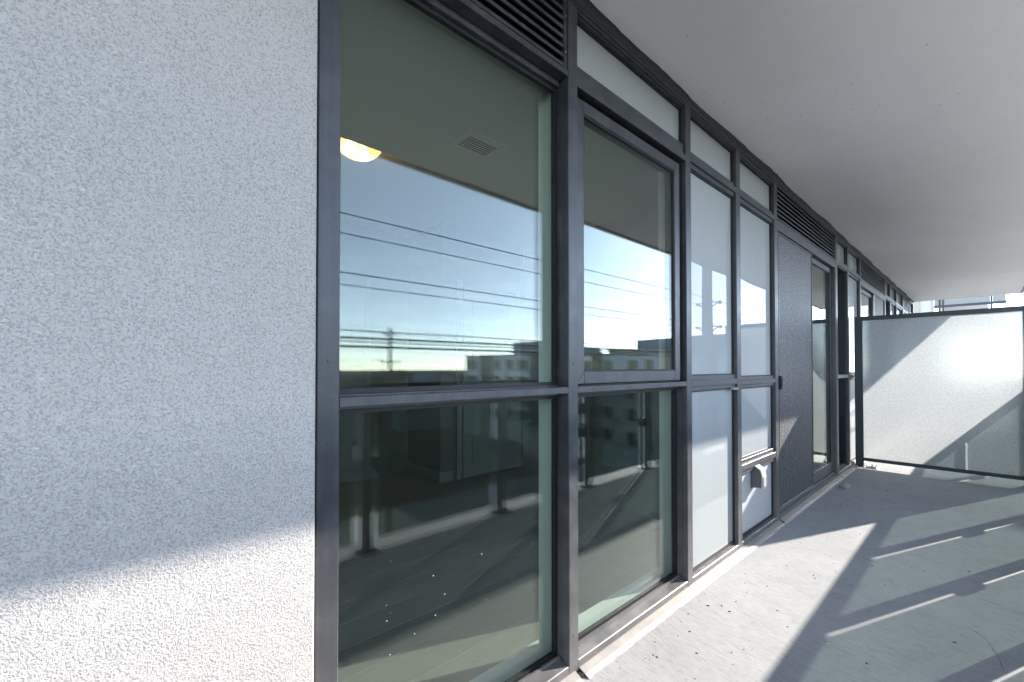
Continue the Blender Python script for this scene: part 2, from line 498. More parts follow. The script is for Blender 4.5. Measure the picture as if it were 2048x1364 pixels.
def transom(a, b, z0, z1, nose=None, depth=0.095, y=0.0):
    """horizontal member filling z0..z1 set back a little, with a front nose"""
    m = MB()
    n0, n1 = nose if nose else (z0 + 0.3 * (z1 - z0), z1 - 0.3 * (z1 - z0))
    m.box((a - 0.002, y + 0.012, z0), (b + 0.002, depth - 0.001, z1), 0.0015)
    m.box((a + 0.0005, y + 0.001, n0), (b - 0.0005, y + 0.0118, n1), 0.0015)
    return m.build('transom', 'frame', ww)
def deep_transom(a, b, z0, z1, n0, n1):
    """the mid rail of the deep clear-glass bays: thin nose out front, glazing stops near the glass"""
    m = MB()
    m.box((a + 0.0005, 0.001, n0), (b - 0.0005, 0.046, n1), 0.0015)
    m.box((a - 0.002, 0.0465, z0), (b + 0.002, 0.0945, z1), 0.0015)
    return m.build('transom', 'frame', ww)
def stops(a, b, z0, z1, y, w=0.012, mat='gasket', name='gasket'):
    """rubber glazing stop round a pane"""
    m = MB()
    m.box((a, y - 0.006, z0), (a + w, y + 0.012, z1)); m.box((b - w, y - 0.006, z0), (b, y + 0.012, z1))
    m.box((a + w, y - 0.0058, z0), (b - w, y + 0.0118, z0 + w)); m.box((a + w, y - 0.0058, z1 - w), (b - w, y + 0.0118, z1))
    return m.build(name, mat, ww)
def insulating_pane(a, b, z0, z1, y, parent=None, yaw=0.0030, tilt=-0.0022, bulge=0.0):
    parent = parent or ww
    pane('glass_pane', a, b, z0, z1, y, 0.006, 'glass', parent, bulge=bulge, n=1 if not bulge else 14)
    pane('inner_glass_pane', a, b, z0, z1, y + 0.018, 0.006, 'glass', parent, yaw=yaw, tilt=tilt)
def sill(a, b, y_in=0.075, top=0.066):
    m = MB()
    m.prism([(0.001, 0.022), (0.001, 0.049), (0.004, 0.052), (0.045, top - 0.004), (0.047, top + 0.006), (0.054, top + 0.006), (0.056, top), (0.066, top), (y_in + 0.02, top), (y_in + 0.02, 0.022)], 'x', a - 0.002 + 0.003, b - 0.001)
    return m.build('sill', 'frame', ww)
def flashing(a, b, seed):
    rnd = random.Random(seed)
    m = MB(); n = max(2, int((b - a) / 0.06))
    bm = m.bm; prev = None; first = None
    for i in range(n + 1):
        x = a + (b - a) * i / n
        w = rnd.uniform(-0.003, 0.004)
        prof = [(0.010, 0.0215), (-0.002, 0.0215), (-0.030, 0.010), (-0.040 + w, 0.0035), (-0.041 + w, 0.001), (0.010, 0.001)]
        ring = [bm.verts.new((x, p, q)) for p, q in prof]
        if prev:
            for k in range(6): bm.faces.new([prev[k], prev[(k + 1) % 6], ring[(k + 1) % 6], ring[k]])
        else: first = ring
        prev = ring
    bm.faces.new(first[::-1]); bm.faces.new(prev)
    bmesh.ops.recalc_face_normals(bm, faces=bm.faces)
    m.build('flashing', 'flashing', ww)
    # ragged pale sealant run along its foot
    m = MB(); bm = m.bm; prev = None; first = None; n = int((b - a) / 0.03)
    for i in range(n + 1):
        x = a + (b - a) * i / n; w = rnd.uniform(-0.004, 0.004); h = rnd.uniform(0.003, 0.006)
        ring = [bm.verts.new((x, p, q)) for p, q in ((-0.036, 0.0005), (-0.037, h), (-0.043 + w, h * 0.9), (-0.049 + w, 0.0008))]
        if prev:
            for k in range(4): bm.faces.new([prev[k], prev[(k + 1) % 4], ring[(k + 1) % 4], ring[k]])
        else: first = ring
        prev = ring
    bm.faces.new(first[::-1]); bm.faces.new(prev); bmesh.ops.recalc_face_normals(bm, faces=bm.faces)
    m.build('sealant_bead', 'white_sealant', ww)

# head: a frame member under the slab and a wavy dark sealant joint above it
m = MB(); m.box((0.374, 0.003, HEAD + 0.0005), (13.47, 0.094, HEAD + 0.018)); m.build('head_channel', 'frame', ww)
m = MB(); bm = m.bm; prev = None
rnd = random.Random(3)
for i in range(261):
    x = 0.362 + (13.48 - 0.362) * i / 260
    w = 0.006 * math.sin(x * 3.1) + 0.004 * math.sin(x * 7.7 + 1) + rnd.uniform(-0.002, 0.002)
    ring = [bm.verts.new(p) for p in ((x, 0.012, HEAD + 0.0185), (x, 0.004, HEAD + 0.024), (x, -0.012 + w, SOF - 0.0005), (x, 0.05, SOF - 0.0005))]
    if prev:
        for k in range(4): bm.faces.new([prev[k], prev[(k + 1) % 4], ring[(k + 1) % 4], ring[k]])
    else: first = ring
    prev = ring
bm.faces.new(first[::-1]); bm.faces.new(prev); bmesh.ops.recalc_face_normals(bm, faces=bm.faces)
m.build('head_sealant', 'sealant', ww, smooth=True)

def louvre(a, b, z0, z1, label, nsl=7):
    t = thing('louvre_grille', label, 'louvre', ((a + b) / 2, 0.03, z0), 'ventilation louvres over the glazing')
    m = MB()
    m.box((a + 0.001, 0.008, z0), (a + 0.016, 0.090, z1)); m.box((b - 0.016, 0.008, z0), (b - 0.001, 0.090, z1))
    m.box((a + 0.0165, 0.008, z1 - 0.014), (b - 0.0165, 0.090, z1)); m.box((a + 0.0165, 0.008, z0), (b - 0.0165, 0.090, z0 + 0.006))
    m.build('louvre_frame', 'frame', t)
    bx('backing', (a + 0.002, 0.0905, z0 + 0.001), (b - 0.002, 0.096, z1 - 0.001), 'void', t)
    step = (z1 - z0 - 0.025) / nsl
    for k in range(nsl):
        zz = z0 + 0.012 + k * step
        m = MB(); m.prism([(0.010, zz), (0.010, zz + 0.013), (0.014, zz + 0.015), (0.058, zz + 0.040), (0.060, zz + 0.037), (0.016, zz + 0.011), (0.014, zz)], 'x', a + 0.017, b - 0.017)
        m.build('slat', 'frame', t)
    for zz in (z0 + 0.07, z1 - 0.07):
        MB().lathe([(0.004, 0.0), (0.004, 0.002), (0.0025, 0.0035)], (b - 0.010, 0.0045, zz), 8, 'y').build('rivet', 'bright', t)
    return t

# ---- bay 1: louvre, clear pane, clear pane
a, b = MULL[0][1], MULL[1][0]
louvre(a, b, 2.3725, HEAD, 'black horizontal louvre grille above the left clear window beside stucco')
m = MB(); m.box((a, 0.001, 2.349), (b, 0.046, 2.372), 0.0015); m.box((a, 0.0465, 2.325), (b, 0.0945, 2.3718)); m.build('transom', 'frame', ww)
stops(a, b, 1.1345, 2.3245, 0.068, 0.013); insulating_pane(a + 0.0005, b - 0.0005, 1.135, 2.324, 0.072)
deep_transom(a, b, 1.094, 1.134, 1.104, 1.130)
stops(a, b, 0.0665, 1.0935, 0.068, 0.013); insulating_pane(a + 0.0005, b - 0.0005, 0.067, 1.093, 0.072)
sill(a, b, 0.075)
# ---- bay 2: frosted pane, casement, clear pane
a, b = MULL[1][1], MULL[2][0]
def frosted(a, b, z0, z1, y=0.034, bulge=0.0, s=0.0, mat='spandrel'):
    stops(a, b, z0, z1, y - 0.006, 0.006)
    return pane('frosted_pane', a + 0.0005, b - 0.0005, z0 + 0.0005, z1 - 0.0005, y, 0.006, mat, ww, bulge=bulge, n=16, s=s)
transom(a, b, 2.632, HEAD - 0.0005, depth=0.095)
frosted(a, b, 2.428, 2.6315, 0.038)
m = MB(); m.box((a, 0.001, 2.334), (b, 0.0945, 2.368), 0.0015); m.box((a, 0.012, 2.3683), (b, 0.0945, 2.4275)); m.build('transom', 'frame', ww)
deep_transom(a, b, 1.094, 1.134, 1.104, 1.130)
stops(a, b, 0.0665, 1.0935, 0.068, 0.013); insulating_pane(a + 0.0005, b - 0.0005, 0.067, 1.093, 0.072, yaw=0.004, tilt=0.002, bulge=0.0006)
sill(a, b, 0.075)
cw = thing('casement_window', 'opening casement window with grey sash beneath the widest frosted strip', 'window', ((a + b) / 2, 0.02, 1.137))
m = MB(); s0, s1, t0, t1, w = 1.384, 2.270, 1.1365, 2.310, 0.054
for q in (((s0, 0.018, t0), (s0 + w, 0.075, t1)), ((s1 - w, 0.018, t0), (s1, 0.075, t1))):
    m = MB(); m.box(*q, 0.003); m.build('stile', 'frame', cw)
for q in (((s0 + w + .0003, 0.0182, t0), (s1 - w - .0003, 0.0748, t0 + w)), ((s0 + w + .0003, 0.0182, t1 - w), (s1 - w - .0003, 0.0748, t1))):
    m = MB(); m.box(*q, 0.003); m.build('rail', 'frame', cw)
m = MB(); g0, g1, h0, h1 = s0 + w, s1 - w, t0 + w, t1 - w
m.box((g0, 0.024, h0), (g0 + .006, .04, h1)); m.box((g1 - .006, 0.024, h0), (g1, .04, h1)); m.box((g0 + .006, .0242, h0), (g1 - .006, .0398, h0 + .006)); m.box((g0 + .006, .0242, h1 - .006), (g1 - .006, .0398, h1))
m.build('gasket', 'gasket', cw)
insulating_pane(g0 + .0005, g1 - .0005, h0 + .0005, h1 - .0005, 0.030, cw, yaw=0.0026, tilt=-0.003)
for (mx, mz, sx_, sz_) in ((s0, t0, 1, 1), (s1, t0, -1, 1), (s0, t1, 1, -1), (s1, t1, -1, -1)):
    m = MB(); d_ = 0.0006; e_ = w - .001
    m.prism([(mx + sx_ * .003 - d_, mz + sz_ * .003 + d_), (mx + sx_ * .003 + d_, mz + sz_ * .003 - d_), (mx + sx_ * e_ + d_, mz + sz_ * e_ - d_), (mx + sx_ * e_ - d_, mz + sz_ * e_ + d_)], 'y', .0174, .0185); m.build('mitre_joint', 'gasket', cw)
bx('jamb', (s1 + 0.0005, 0.050, 1.1345), (b + 0.003, 0.0942, 2.3335), 'frame_dark', ww)
# ---- bays 3 and 4: frosted spandrels
def frosted_bay(a, b, levels, y=0.034, top=None):
    """levels: glass ranges from the bottom up; the gaps are transoms"""
    for k, (z0, z1) in enumerate(levels):
        frosted(a, b, z0, z1, y, bulge=(0.0012 if z1 - z0 > 0.8 else 0.0), s=(0.0004 if z1 - z0 > 0.8 else 0.0))
        if k + 1 < len(levels): transom(a, b, z1, levels[k + 1][0])
    transom(a, b, levels[-1][1], HEAD - 0.0005)
    sill(a, b, 0.075, levels[0][0] - 0.0005)
frosted_bay(MULL[2][1], MULL[3][0], [(0.066, 1.072), (1.160, 2.325), (2.418, 2.630)])
a, b = MULL[3][1], MULL[4][0]
frosted_bay(a, b, [(0.585, 1.066), (1.143, 2.324), (2.411, 2.622)]) if False else None
for z0, z1, bu in ((0.585, 1.066, 0.0012), (1.143, 2.324, 0.0016), (2.411, 2.624, 0.0)):
    frosted(a, b, z0, z1, 0.034, bulge=bu, s=0.0005 if bu else 0)
stops(a, b, 0.0665, 0.485, 0.028, 0.006)
pane('white_panel', a + .0005, b - .0005, 0.067, 0.4845, 0.034, 0.006, 'panel', ww)
transom(a, b, 0.485, 0.585); transom(a, b, 1.066, 1.143); transom(a, b, 2.324, 2.411); transom(a, b, 2.624, HEAD - 0.0005); sill(a, b, 0.075)
# little stay left on the rail of bay 3
bx('stay_clip', (2.93, -0.012, 1.062), (3.0, 0.0115, 1.078), 'bright', ww, 0.002)

# ---- sliding doors with a mesh screen
def sliding_door(a, b, lab_door, lab_screen, lab_louvre, mesh_first=True):
    louvre(a, b, 2.375, HEAD, lab_louvre)
    m = MB(); m.box((a, 0.001, 2.290), (b, 0.0945, 2.3745), 0.0015); m.build('transom', 'frame', ww)
    d = thing('sliding_door', lab_door, 'door', ((a + b) / 2, 0.05, 0.0), 'sliding balcony doors')
    m = MB(); m.box((a + .001, 0.004, 0.022), (a + 0.022, 0.094, 2.289)); m.box((a + 0.040, 0.006, 0.06), (a + 0.052, 0.094, 2.285)); m.box((b - 0.020, 0.004, 0.022), (b - .001, 0.094, 2.289))
    m.build('jamb', 'frame', d)
    bx('jamb_groove', (a + 0.0225, 0.030, 0.06), (a + 0.0395, 0.094, 2.287), 'gasket', d)
    m = MB(); m.prism([(0.001, 0.022), (0.001, 0.058), (0.020, 0.062), (0.022, 0.074), (0.026, 0.074), (0.028, 0.064), (0.050, 0.066), (0.052, 0.078), (0.056, 0.078), (0.058, 0.068), (0.094, 0.070), (0.094, 0.022)], 'x', a + 0.0225, b - 0.0205)
    m.build('track', 'frame', d)
    mid = a + (b - a) * 0.535
    p0, p1 = (a + 0.055, mid) if mesh_first else (mid, b - 0.022)
    g0, g1 = (mid - 0.04, b - 0.022) if mesh_first else (a + 0.055, mid + 0.04)
    # two glass leaves
    for (u0, u1, yy) in ((g0, g1, 0.040), (p0, p1 + 0.03 if mesh_first else p1, 0.068)):
        for q in (((u0, yy, 0.080), (u0 + 0.045, yy + 0.024, 2.285)), ((u1 - 0.045, yy, 0.080), (u1, yy + 0.024, 2.285))):
            MB().box(*q, 0.002).build('stile', 'frame', d)
        MB().box((u0 + .0453, yy + .0003, 0.080), (u1 - .0453, yy + .0237, 0.180), .002).build('rail', 'frame', d)
        MB().box((u0 + .0453, yy + .0003, 2.235), (u1 - .0453, yy + .0237, 2.285), .002).build('rail', 'frame', d)
        if yy < 0.05:
            m = MB(); m.box((u1 - .051, yy + .004, .181), (u1 - .0455, yy + .02, 2.234)); m.box((u0 + .0455, yy + .004, 2.228), (u1 - .052, yy + .02, 2.2345)); m.build('gasket', 'gasket', d)
        pane('glass_pane', u0 + .0455, u1 - .0455, .1805, 2.2345, yy + 0.009, 0.006, 'glass', d, bulge=0.0016, n=16, s=0.0006)
    s = thing('mesh_screen', lab_screen, 'screen', ((p0 + p1) / 2, 0.02, 0.07), 'insect screens of the sliding doors')
    y = 0.010
    for q in (((p0, y, 0.080), (p0 + 0.012, y + 0.018, 2.286)), ((p1 - 0.012, y, 0.080), (p1, y + 0.018, 2.286))):
        MB().box(*q, .0015).build('stile', 'bright' if q[0][0] == p0 else 'frame', s)
    MB().box((p0 + .0123, y + .0003, .080), (p1 - .0123, y + .0177, .100), .0015).build('rail', 'frame', s)
    MB().box((p0 + .0123, y + .0003, 2.272), (p1 - .0123, y + .0177, 2.286), .0015).build('rail', 'frame', s)
    pane('mesh', p0 + .0125, p1 - .0125, .1005, 2.2715, y + 0.006, 0.0015, 'mesh', s, bulge=0.003, n=8)
    return d, s
a, b = MULL[4][1], MULL[5][0]
d1, s1_ = sliding_door(a, b, 'sliding glass balcony door right of the wall vent', 'dark insect mesh screen panel with triangle of sunlight low down', 'black louvre grille directly above the mesh screen door')
m = MB(); m.box((a + 0.024, -0.014, 1.032), (a + 0.056, 0.0036, 1.138), 0.003); m.box((a + 0.030, -0.019, 1.05), (a + 0.038, -0.0142, 1.12), .001)
m.build('latch', 'gasket', s1_)
# ---- bay 6: dark, deeply set pane
a, b = MULL[5][1], MULL[6][0]
def dark_bay(a, b):
    m = MB(); m.box((a - .002, 0.012, 2.335), (b + .002, 0.0945, 2.420), .0015); m.box((a, 0.001, 2.345), (b, 0.0118, 2.41), .0015); m.build('transom', 'frame', ww)
    frosted(a, b, 2.4205, 2.630, 0.034); transom(a, b, 2.630, HEAD - .0005)
    m = MB(); m.box((b - .004, 0.031, 0.066), (b - .0005, 0.128, 2.3345)); m.box((a + .0005, 0.031, .066), (a + .004, .128, 2.3345)); m.build('deep_jamb', 'frame_dark', ww)
    m = MB(); m.box((a + .0045, .001, 1.085), (b - .0045, .11, 1.122), .0015); m.build('transom', 'bright', ww)
    pane('glass_pane', a + .005, b - .005, 1.1225, 2.334, 0.112, 0.006, 'glass', ww)
    pane('glass_pane', a + .005, b - .005, 0.0665, 1.0845, 0.112, 0.006, 'glass', ww)
    bx('dark_panel', (a + .005, 0.1285, .0665), (b - .005, .134, 2.334), 'frame_dark', ww)
    sill(a, b, .11)
dark_bay(a, b)
frosted_bay(MULL[6][1], MULL[7][0], [(0.066, 1.062), (1.130, 2.335), (2.420, 2.630)])
sliding_door(MULL[7][1], MULL[8][0], 'far sliding balcony door seen over the privacy screen', 'grey mesh panel of the far door above the privacy screen', 'black louvre grille beyond the privacy screen, over the far door', False)
dark_bay(MULL[8][1], MULL[9][0])
frosted_bay(MULL[9][1], MULL[10][0], [(0.066, 1.062), (1.130, 2.335), (2.420, 2.630)])
frosted_bay(MULL[10][1], MULL[11][0], [(0.066, 1.062), (1.130, 2.335), (2.420, 2.630)])
a, b = MULL[11][1], MULL[12][0]
louvre(a, b, 2.375, HEAD, 'farthest and smallest louvre grille near the far end of the slab')
transom(a, b, 2.290, 2.3745); frosted(a, b, 0.066, 2.2895); sill(a, b)
frosted_bay(MULL[12][1], MULL[13][0], [(0.066, 1.062), (1.130, 2.335), (2.420, 2.630)])
# flashing along the foot, with a gap at some mullions
CUT = [0.36, 1.352, 1.372, 3.835, 3.862, 5.895, 5.915, 13.48]
for k, (p, q) in enumerate(((0.36, 1.350), (1.378, 3.832), (3.866, 5.892), (5.920, 13.48))):
    flashing(p, q, 20 + k)
for x in (1.364, 3.849, 5.906):
    bx('weep_gap', (x - 0.0135, -0.030, 0.0006), (x + 0.0135, 0.008, 0.012), 'void', ww)

# screw heads in the mullions and joints between flashing lengths
for i, (a, b) in enumerate(MULL[:8]):
    for zz in (0.16, 1.02, 1.22, 2.22, 2.56):
        MB().lathe([(0.0042, 0.0), (0.0042, -0.0012), (0.0026, -0.0018)], ((a + b) / 2, -0.0001, zz), 10, 'y').build('screw', 'frame', ww)
# paint flecks stuck on the lower left pane
m = MB(); rnd = random.Random(11)
for k in range(44):
    x = rnd.triangular(0.46, 1.28, 0.75); z = rnd.triangular(0.12, 0.95, 0.36); r_ = rnd.uniform(0.0005, 0.0016)
    sx = rnd.uniform(0.8, 1.6); vs_ = [m.bm.verts.new((x + r_ * sx * math.cos(t * 1.047), 0.0716, z + r_ * math.sin(t * 1.047))) for t in range(6)]
    tip = m.bm.verts.new((x, 0.0709, z))
    for t in range(6): m.bm.faces.new([vs_[t], vs_[(t + 1) % 6], tip])
M['fleck'] = simple('white_paint_fleck', (0.8, 0.8, 0.78), 0.6)
m.build('paint_flecks', 'fleck', ww, kind='stuff')

# ------------------------------------------------------------------ dryer vent hood on the white panel
vh = thing('vent_hood', 'small beige dryer vent hood on the white panel low on wall', 'vent', (3.33, 0.034, 0.36))
hx0, hx1, hz = 3.345, 3.425, 0.352
m = MB(); m.box((hx0 - 0.004, 0.024, hz), (hx1 + 0.004, 0.0335, hz + 0.165), 0.003); m.build('back_plate', 'hood_dark', vh)
m = MB(); m.prism([(0.0235, hz + 0.006), (0.0235, hz + 0.160), (0.004, hz + 0.162), (-0.030, hz + 0.140), (-0.042, hz + 0.095), (-0.040, hz + 0.012), (-0.034, hz + 0.004), (-0.02, hz + 0.012)], 'x', hx0, hx1)
m.build('hood', 'hood', vh)
m = MB(); m.prism([(0.0232, hz + 0.012), (0.0232, hz + 0.152), (0.004, hz + 0.154), (-0.026, hz + 0.134), (-0.036, hz + 0.093), (-0.034, hz + 0.016)], 'x', hx0 - 0.0035, hx0 - 0.0004)  # cheek away from the sun, its shade put into a darker colour
m.build('shaded_cheek', 'hood_dark', vh)
m = MB(); m.box((hx0 + 0.012, -0.0455, hz + 0.020), (hx1 - 0.012, -0.0425, hz + 0.090), .0012); m.build('flap', 'hood', vh)

# ------------------------------------------------------------------ privacy screen
XS = 6.74
ps = thing('privacy_screen', 'tall frosted glass privacy screen in dark slate frame across the balcony', 'screen', (XS, -0.72, 0.0))
SY0, SY1 = -0.008, -1.440
def post(y0, y1):
    m = MB(); m.box((XS, y0, 0.006), (XS + 0.05, y1, 1.826), 0.002); return m.build('post', 'frame_screen', ps)
post(SY0, SY0 - 0.078); post(SY1 + 0.078, SY1)
MB().box((XS + .0005, SY0 - .0782, 1.776), (XS + .0495, SY1 + .0782, 1.8255), .002).build('top_rail', 'frame_screen', ps)
MB().box((XS + .0005, SY0 - .0782, 0.074), (XS + .0495, SY1 + .0782, 0.112), .002).build('bottom_rail', 'frame_screen', ps)
# the sheet: etched on the side facing the camera, smooth behind
bm = bmesh.new()
p = [(XS + .020, SY0 - .079, .1125), (XS + .020, SY1 + .079, .1125), (XS + .020, SY1 + .079, 1.7755), (XS + .020, SY0 - .079, 1.7755)]
f_ = [bm.verts.new(q) for q in p]; b_ = [bm.verts.new((q[0] + .010, q[1], q[2])) for q in p]
fa = bm.faces.new(f_); fa.material_index = 0
fb = bm.faces.new(b_[::-1]); fb.material_index = 1
for k in range(4):
    q = bm.faces.new([f_[k], b_[k], b_[(k + 1) % 4], f_[(k + 1) % 4]]); q.material_index = 1
bmesh.ops.recalc_face_normals(bm, faces=bm.faces)
me = bpy.data.meshes.new('frosted_sheet'); bm.to_mesh(me); bm.free(); me.materials.append(M['etched']); me.materials.append(M['etch_back'])
o = bpy.data.objects.new('frosted_sheet', me); COL.objects.link(o); attach(o, ps)
for yy in (SY0 - .039, SY1 + .039):
    m = MB(); m.box((XS - 0.045, yy - 0.055, 0.0005), (XS + 0.095, yy + 0.055, 0.0058), .001); m.build('base_plate', 'frame_screen', ps)
m = MB(); m.box((XS - 0.012, SY0 - 0.074, 0.006), (XS - 0.0005, SY0 - 0.062, 0.16), .001); m.build('bracket', 'frame_screen', ps)
m = MB(); m.box((XS - 0.055, SY0 - 0.215, 0.0005), (XS + 0.045, SY0 - 0.100, 0.0085), .002); m.box((XS - .02, SY0 - .20, .009), (XS + .02, SY0 - .12, .018), .002); m.build('foot_bracket', 'steel', ps)
for k, (dx, dy) in enumerate(((-.04, -.115), (-.04, -.195), (.03, -.20), (-.005, -.16))):
    m = MB(); m.lathe([(0.010, 0.0), (0.010, 0.009), (0.006, 0.010), (0.006, 0.026)], (XS + dx, SY0 + dy, 0.009 if k < 3 else .0182), 6); m.build('bolt', 'steel', ps)

# ------------------------------------------------------------------ balcony railing (behind the camera, seen in the glass; its shadow lies on the floor)
rl = thing('balcony_railing', 'glass and slate metal balcony railing seen mirrored in the lower panes', 'railing', (3.0, -1.50, 0.0))
RY = -1.49
MB().box((X0 + .05, RY - 0.03, 1.045), (X1 - .05, RY + 0.03, 1.100), .004).build('top_rail', 'frame_screen', rl)
posts = [x * 1.165 + 4.75 for x in range(-7, 8)]
for x in posts:
    m = MB(); m.box((x - 0.025, RY - 0.034, 0.012), (x + 0.025, RY + 0.034, 1.0445), .002); m.build('post', 'frame_screen', rl)
    m = MB(); m.box((x - 0.060, RY - 0.060, 0.0005), (x + 0.060, RY + 0.060, 0.0115), .002); m.build('base_plate', 'frame_screen', rl)
    for sx in (-1, 1):
        m = MB(); m.box((x + sx * 0.0255, RY - 0.045, .512), (x + sx * 0.105, RY - 0.008, .608), .002); m.build('clamp', 'frame_screen', rl)
        for sy in (-1, 1):
            m = MB(); m.lathe([(0.009, 0), (0.009, .008), (.005, .009), (.005, .018)], (x + sx * .044, RY + sy * .046, .0118), 6); m.build('bolt', 'steel', rl)
for x in posts[:-1]:
    pane('glass_panel', x + 0.085, x + 1.165 - 0.085, 0.062, 1.044, RY - 0.030, 0.010, 'rail_glass', rl)

# ------------------------------------------------------------------ rubble and grit on the floor
rnd = random.Random(5)
def lump(name, c, r_, flat, mat, seed):
    rn = random.Random(seed); bm = bmesh.new()
    bmesh.ops.create_icosphere(bm, subdivisions=2, radius=r_)
    for v in bm.verts:
        v.co *= rn.uniform(0.78, 1.12); v.co.z = max(v.co.z * flat, -r_ * flat * 0.5); v.co += Vector(c) + Vector((0, 0, r_ * flat * 0.5))
    me = bpy.data.meshes.new(name); bm.to_mesh(me); bm.free(); me.materials.append(M[mat])
    o = bpy.data.objects.new(name, me); COL.objects.link(o); return o
M['mortar'] = simple('dried_mortar', (0.36, 0.34, 0.32), 0.9, bmp=0.5, bscale=90)
tag(lump('mortar_lump', (5.42, -0.13, 0.0005), 0.048, 0.75, 'mortar', 4), 'small lump of dried mortar on the floor by the door sill', 'rubble')
M['grit'] = simple('dark_grit', (0.04, 0.037, 0.034), 0.9)
m = MB()
for k in range(230):
    x = rnd.uniform(1.4, 6.6); y = -0.06 - abs(rnd.gauss(0, 0.45)); y = max(y, -1.4); r_ = rnd.choice((0.0016, 0.002, 0.0025, 0.0035)) * rnd.uniform(0.7, 1.3)
    ang = rnd.uniform(0, 6.28); ex = rnd.uniform(1.0, 2.6)
    top = m.bm.verts.new((x, y, r_ * 0.9 + .0004)); ring = []
    for t in range(5):
        u = r_ * ex * math.cos(t * 1.2566); w = r_ * math.sin(t * 1.2566)
        ring.append(m.bm.verts.new((x + u * math.cos(ang) - w * math.sin(ang), y + u * math.sin(ang) + w * math.cos(ang), 0.0004)))
    for t in range(5): m.bm.faces.new([ring[t], ring[(t + 1) % 5], top])
g = m.build('floor_grit', 'grit', kind='stuff'); g['label'] = 'specks of dark grit and leaf scraps scattered over the concrete'; g['category'] = 'grit'

def hairline(name, pts, w_, z0, z1, mat, parent):
    m = MB(); rn = random.Random(len(pts) * 7 + int(pts[0][0] * 100))
    prev = None
    for k, (x, y) in enumerate(pts):
        ww_ = w_ * rn.uniform(.4, 1.0)
        d = Vector((pts[min(k + 1, len(pts) - 1)][0] - pts[max(k - 1, 0)][0], pts[min(k + 1, len(pts) - 1)][1] - pts[max(k - 1, 0)][1], 0)).normalized()
        n_ = Vector((-d.y, d.x, 0)) * ww_
        ring = [m.bm.verts.new((x + n_.x, y + n_.y, z0)), m.bm.verts.new((x, y, z1)), m.bm.verts.new((x - n_.x, y - n_.y, z0))]
        if prev:
            m.bm.faces.new([prev[0], prev[1], ring[1], ring[0]]); m.bm.faces.new([prev[1], prev[2], ring[2], ring[1]])
        prev = ring
    o = m.build(name, mat); o.parent = parent
    return o
bfl = bpy.data.objects['balcony_floor']
rn = random.Random(31)
def walk(x, y, ang, n, st):
    pts = [(x, y)]
    for k in range(n):
        ang += rn.uniform(-.5, .5) * .6; x += math.cos(ang) * st; y += math.sin(ang) * st; pts.append((x, y))
    return pts
hairline('hairline_crack', walk(2.95, -1.02, -1.9, 16, .022), .0011, .0003, .0006, 'grit', bfl)
hairline('hairline_crack', walk(3.35, -1.05, -1.5, 14, .022), .0010, .0003, .0006, 'grit', bfl)
hairline('hairline_crack', walk(4.9, -0.42, -1.2, 18, .026), .0012, .0003, .0006, 'grit', bfl)
hairline('scrape_mark', walk(4.75, -0.62, .15, 9, .05), .0016, .0003, .0006, 'white_sealant', bfl)
m = MB()
for k in range(160):
    x = rn.uniform(1.0, 9.0); y = rn.uniform(-1.55, -0.04) if k % 3 else rn.uniform(-.28, -.03); r_ = rn.uniform(.0012, .0038)
    ring = [m.bm.verts.new((x + r_ * math.cos(t * 1.047) * rn.uniform(.6, 1.4), y + r_ * math.sin(t * 1.047), SOF - .0003)) for t in range(6)]
    tip = m.bm.verts.new((x, y, SOF - .0008))
    for t in range(6): m.bm.faces.new([ring[t], ring[(t + 1) % 6], tip])
o = m.build('pinholes', 'sealant', kind='stuff'); o.parent = ceil_

# ================================================================== THE ROOMS BEHIND THE GLASS
FZ = 0.02
structure(bx('room_slab', (X0, 0.2005, -0.2), (X1, 6.2, FZ - 0.0085), 'void'))
rf = structure(bx('room_floor', (X0, 0.135, -0.0004 + FZ - 0.008), (X1, 0.2, FZ - 0.004), 'white_trim')) if False else None
floor = structure(bx('room_floor', (0.35, 0.2002, FZ - 0.0080), (X1, 6.2, FZ - 0.0045), 'wood'))
plank_me = None
rnd = random.Random(9); PW, PL = 0.182, 1.22
for j in range(9):
    y0 = 0.201 + j * PW; off = rnd.uniform(0, PL)
    for i in range(-1, 4):
        x0 = 0.36 + off + (i - 0) * PL - PL * 0.3
        xa, xb = max(0.36, x0), min(4.58, x0 + PL)
        if xb - xa < 0.1: continue
        full = abs((xb - xa) - PL) < 1e-6
        if full and plank_me is not None:
            o = bpy.data.objects.new('plank', plank_me); COL.objects.link(o)
        else:
            L_ = xb - xa
            o = MB().box((0, 0, 0), (L_ - 0.0022, PW - 0.0022, 0.004), .0008).build('plank', 'wood')
            if full: plank_me = o.data
        o.location = (xa, y0, FZ - 0.0044); o.parent = floor
# the inner stool of the glazing
bx('inner_sill', (0.36, 0.0975, 0.0), (13.4, 0.2, 0.05), 'inner_frame', ww)
structure(bx('room_ceiling', (0.36, 0.2005, SOF), (X1, 6.2, SOF + 0.1), 'plaster'))
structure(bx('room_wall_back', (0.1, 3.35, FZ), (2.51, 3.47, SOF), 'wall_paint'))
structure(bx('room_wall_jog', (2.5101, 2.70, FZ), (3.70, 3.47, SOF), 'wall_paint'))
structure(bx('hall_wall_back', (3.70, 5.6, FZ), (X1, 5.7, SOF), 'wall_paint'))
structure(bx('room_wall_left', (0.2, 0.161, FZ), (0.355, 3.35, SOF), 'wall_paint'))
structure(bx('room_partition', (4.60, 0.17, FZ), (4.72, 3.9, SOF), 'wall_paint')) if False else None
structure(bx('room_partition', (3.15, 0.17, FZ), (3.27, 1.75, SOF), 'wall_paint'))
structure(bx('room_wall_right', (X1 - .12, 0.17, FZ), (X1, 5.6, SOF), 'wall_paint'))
structure(bx('ceiling_bulkhead', (0.36, 0.166, 2.45), (3.149, 1.255, SOF - .0005), 'plaster'))
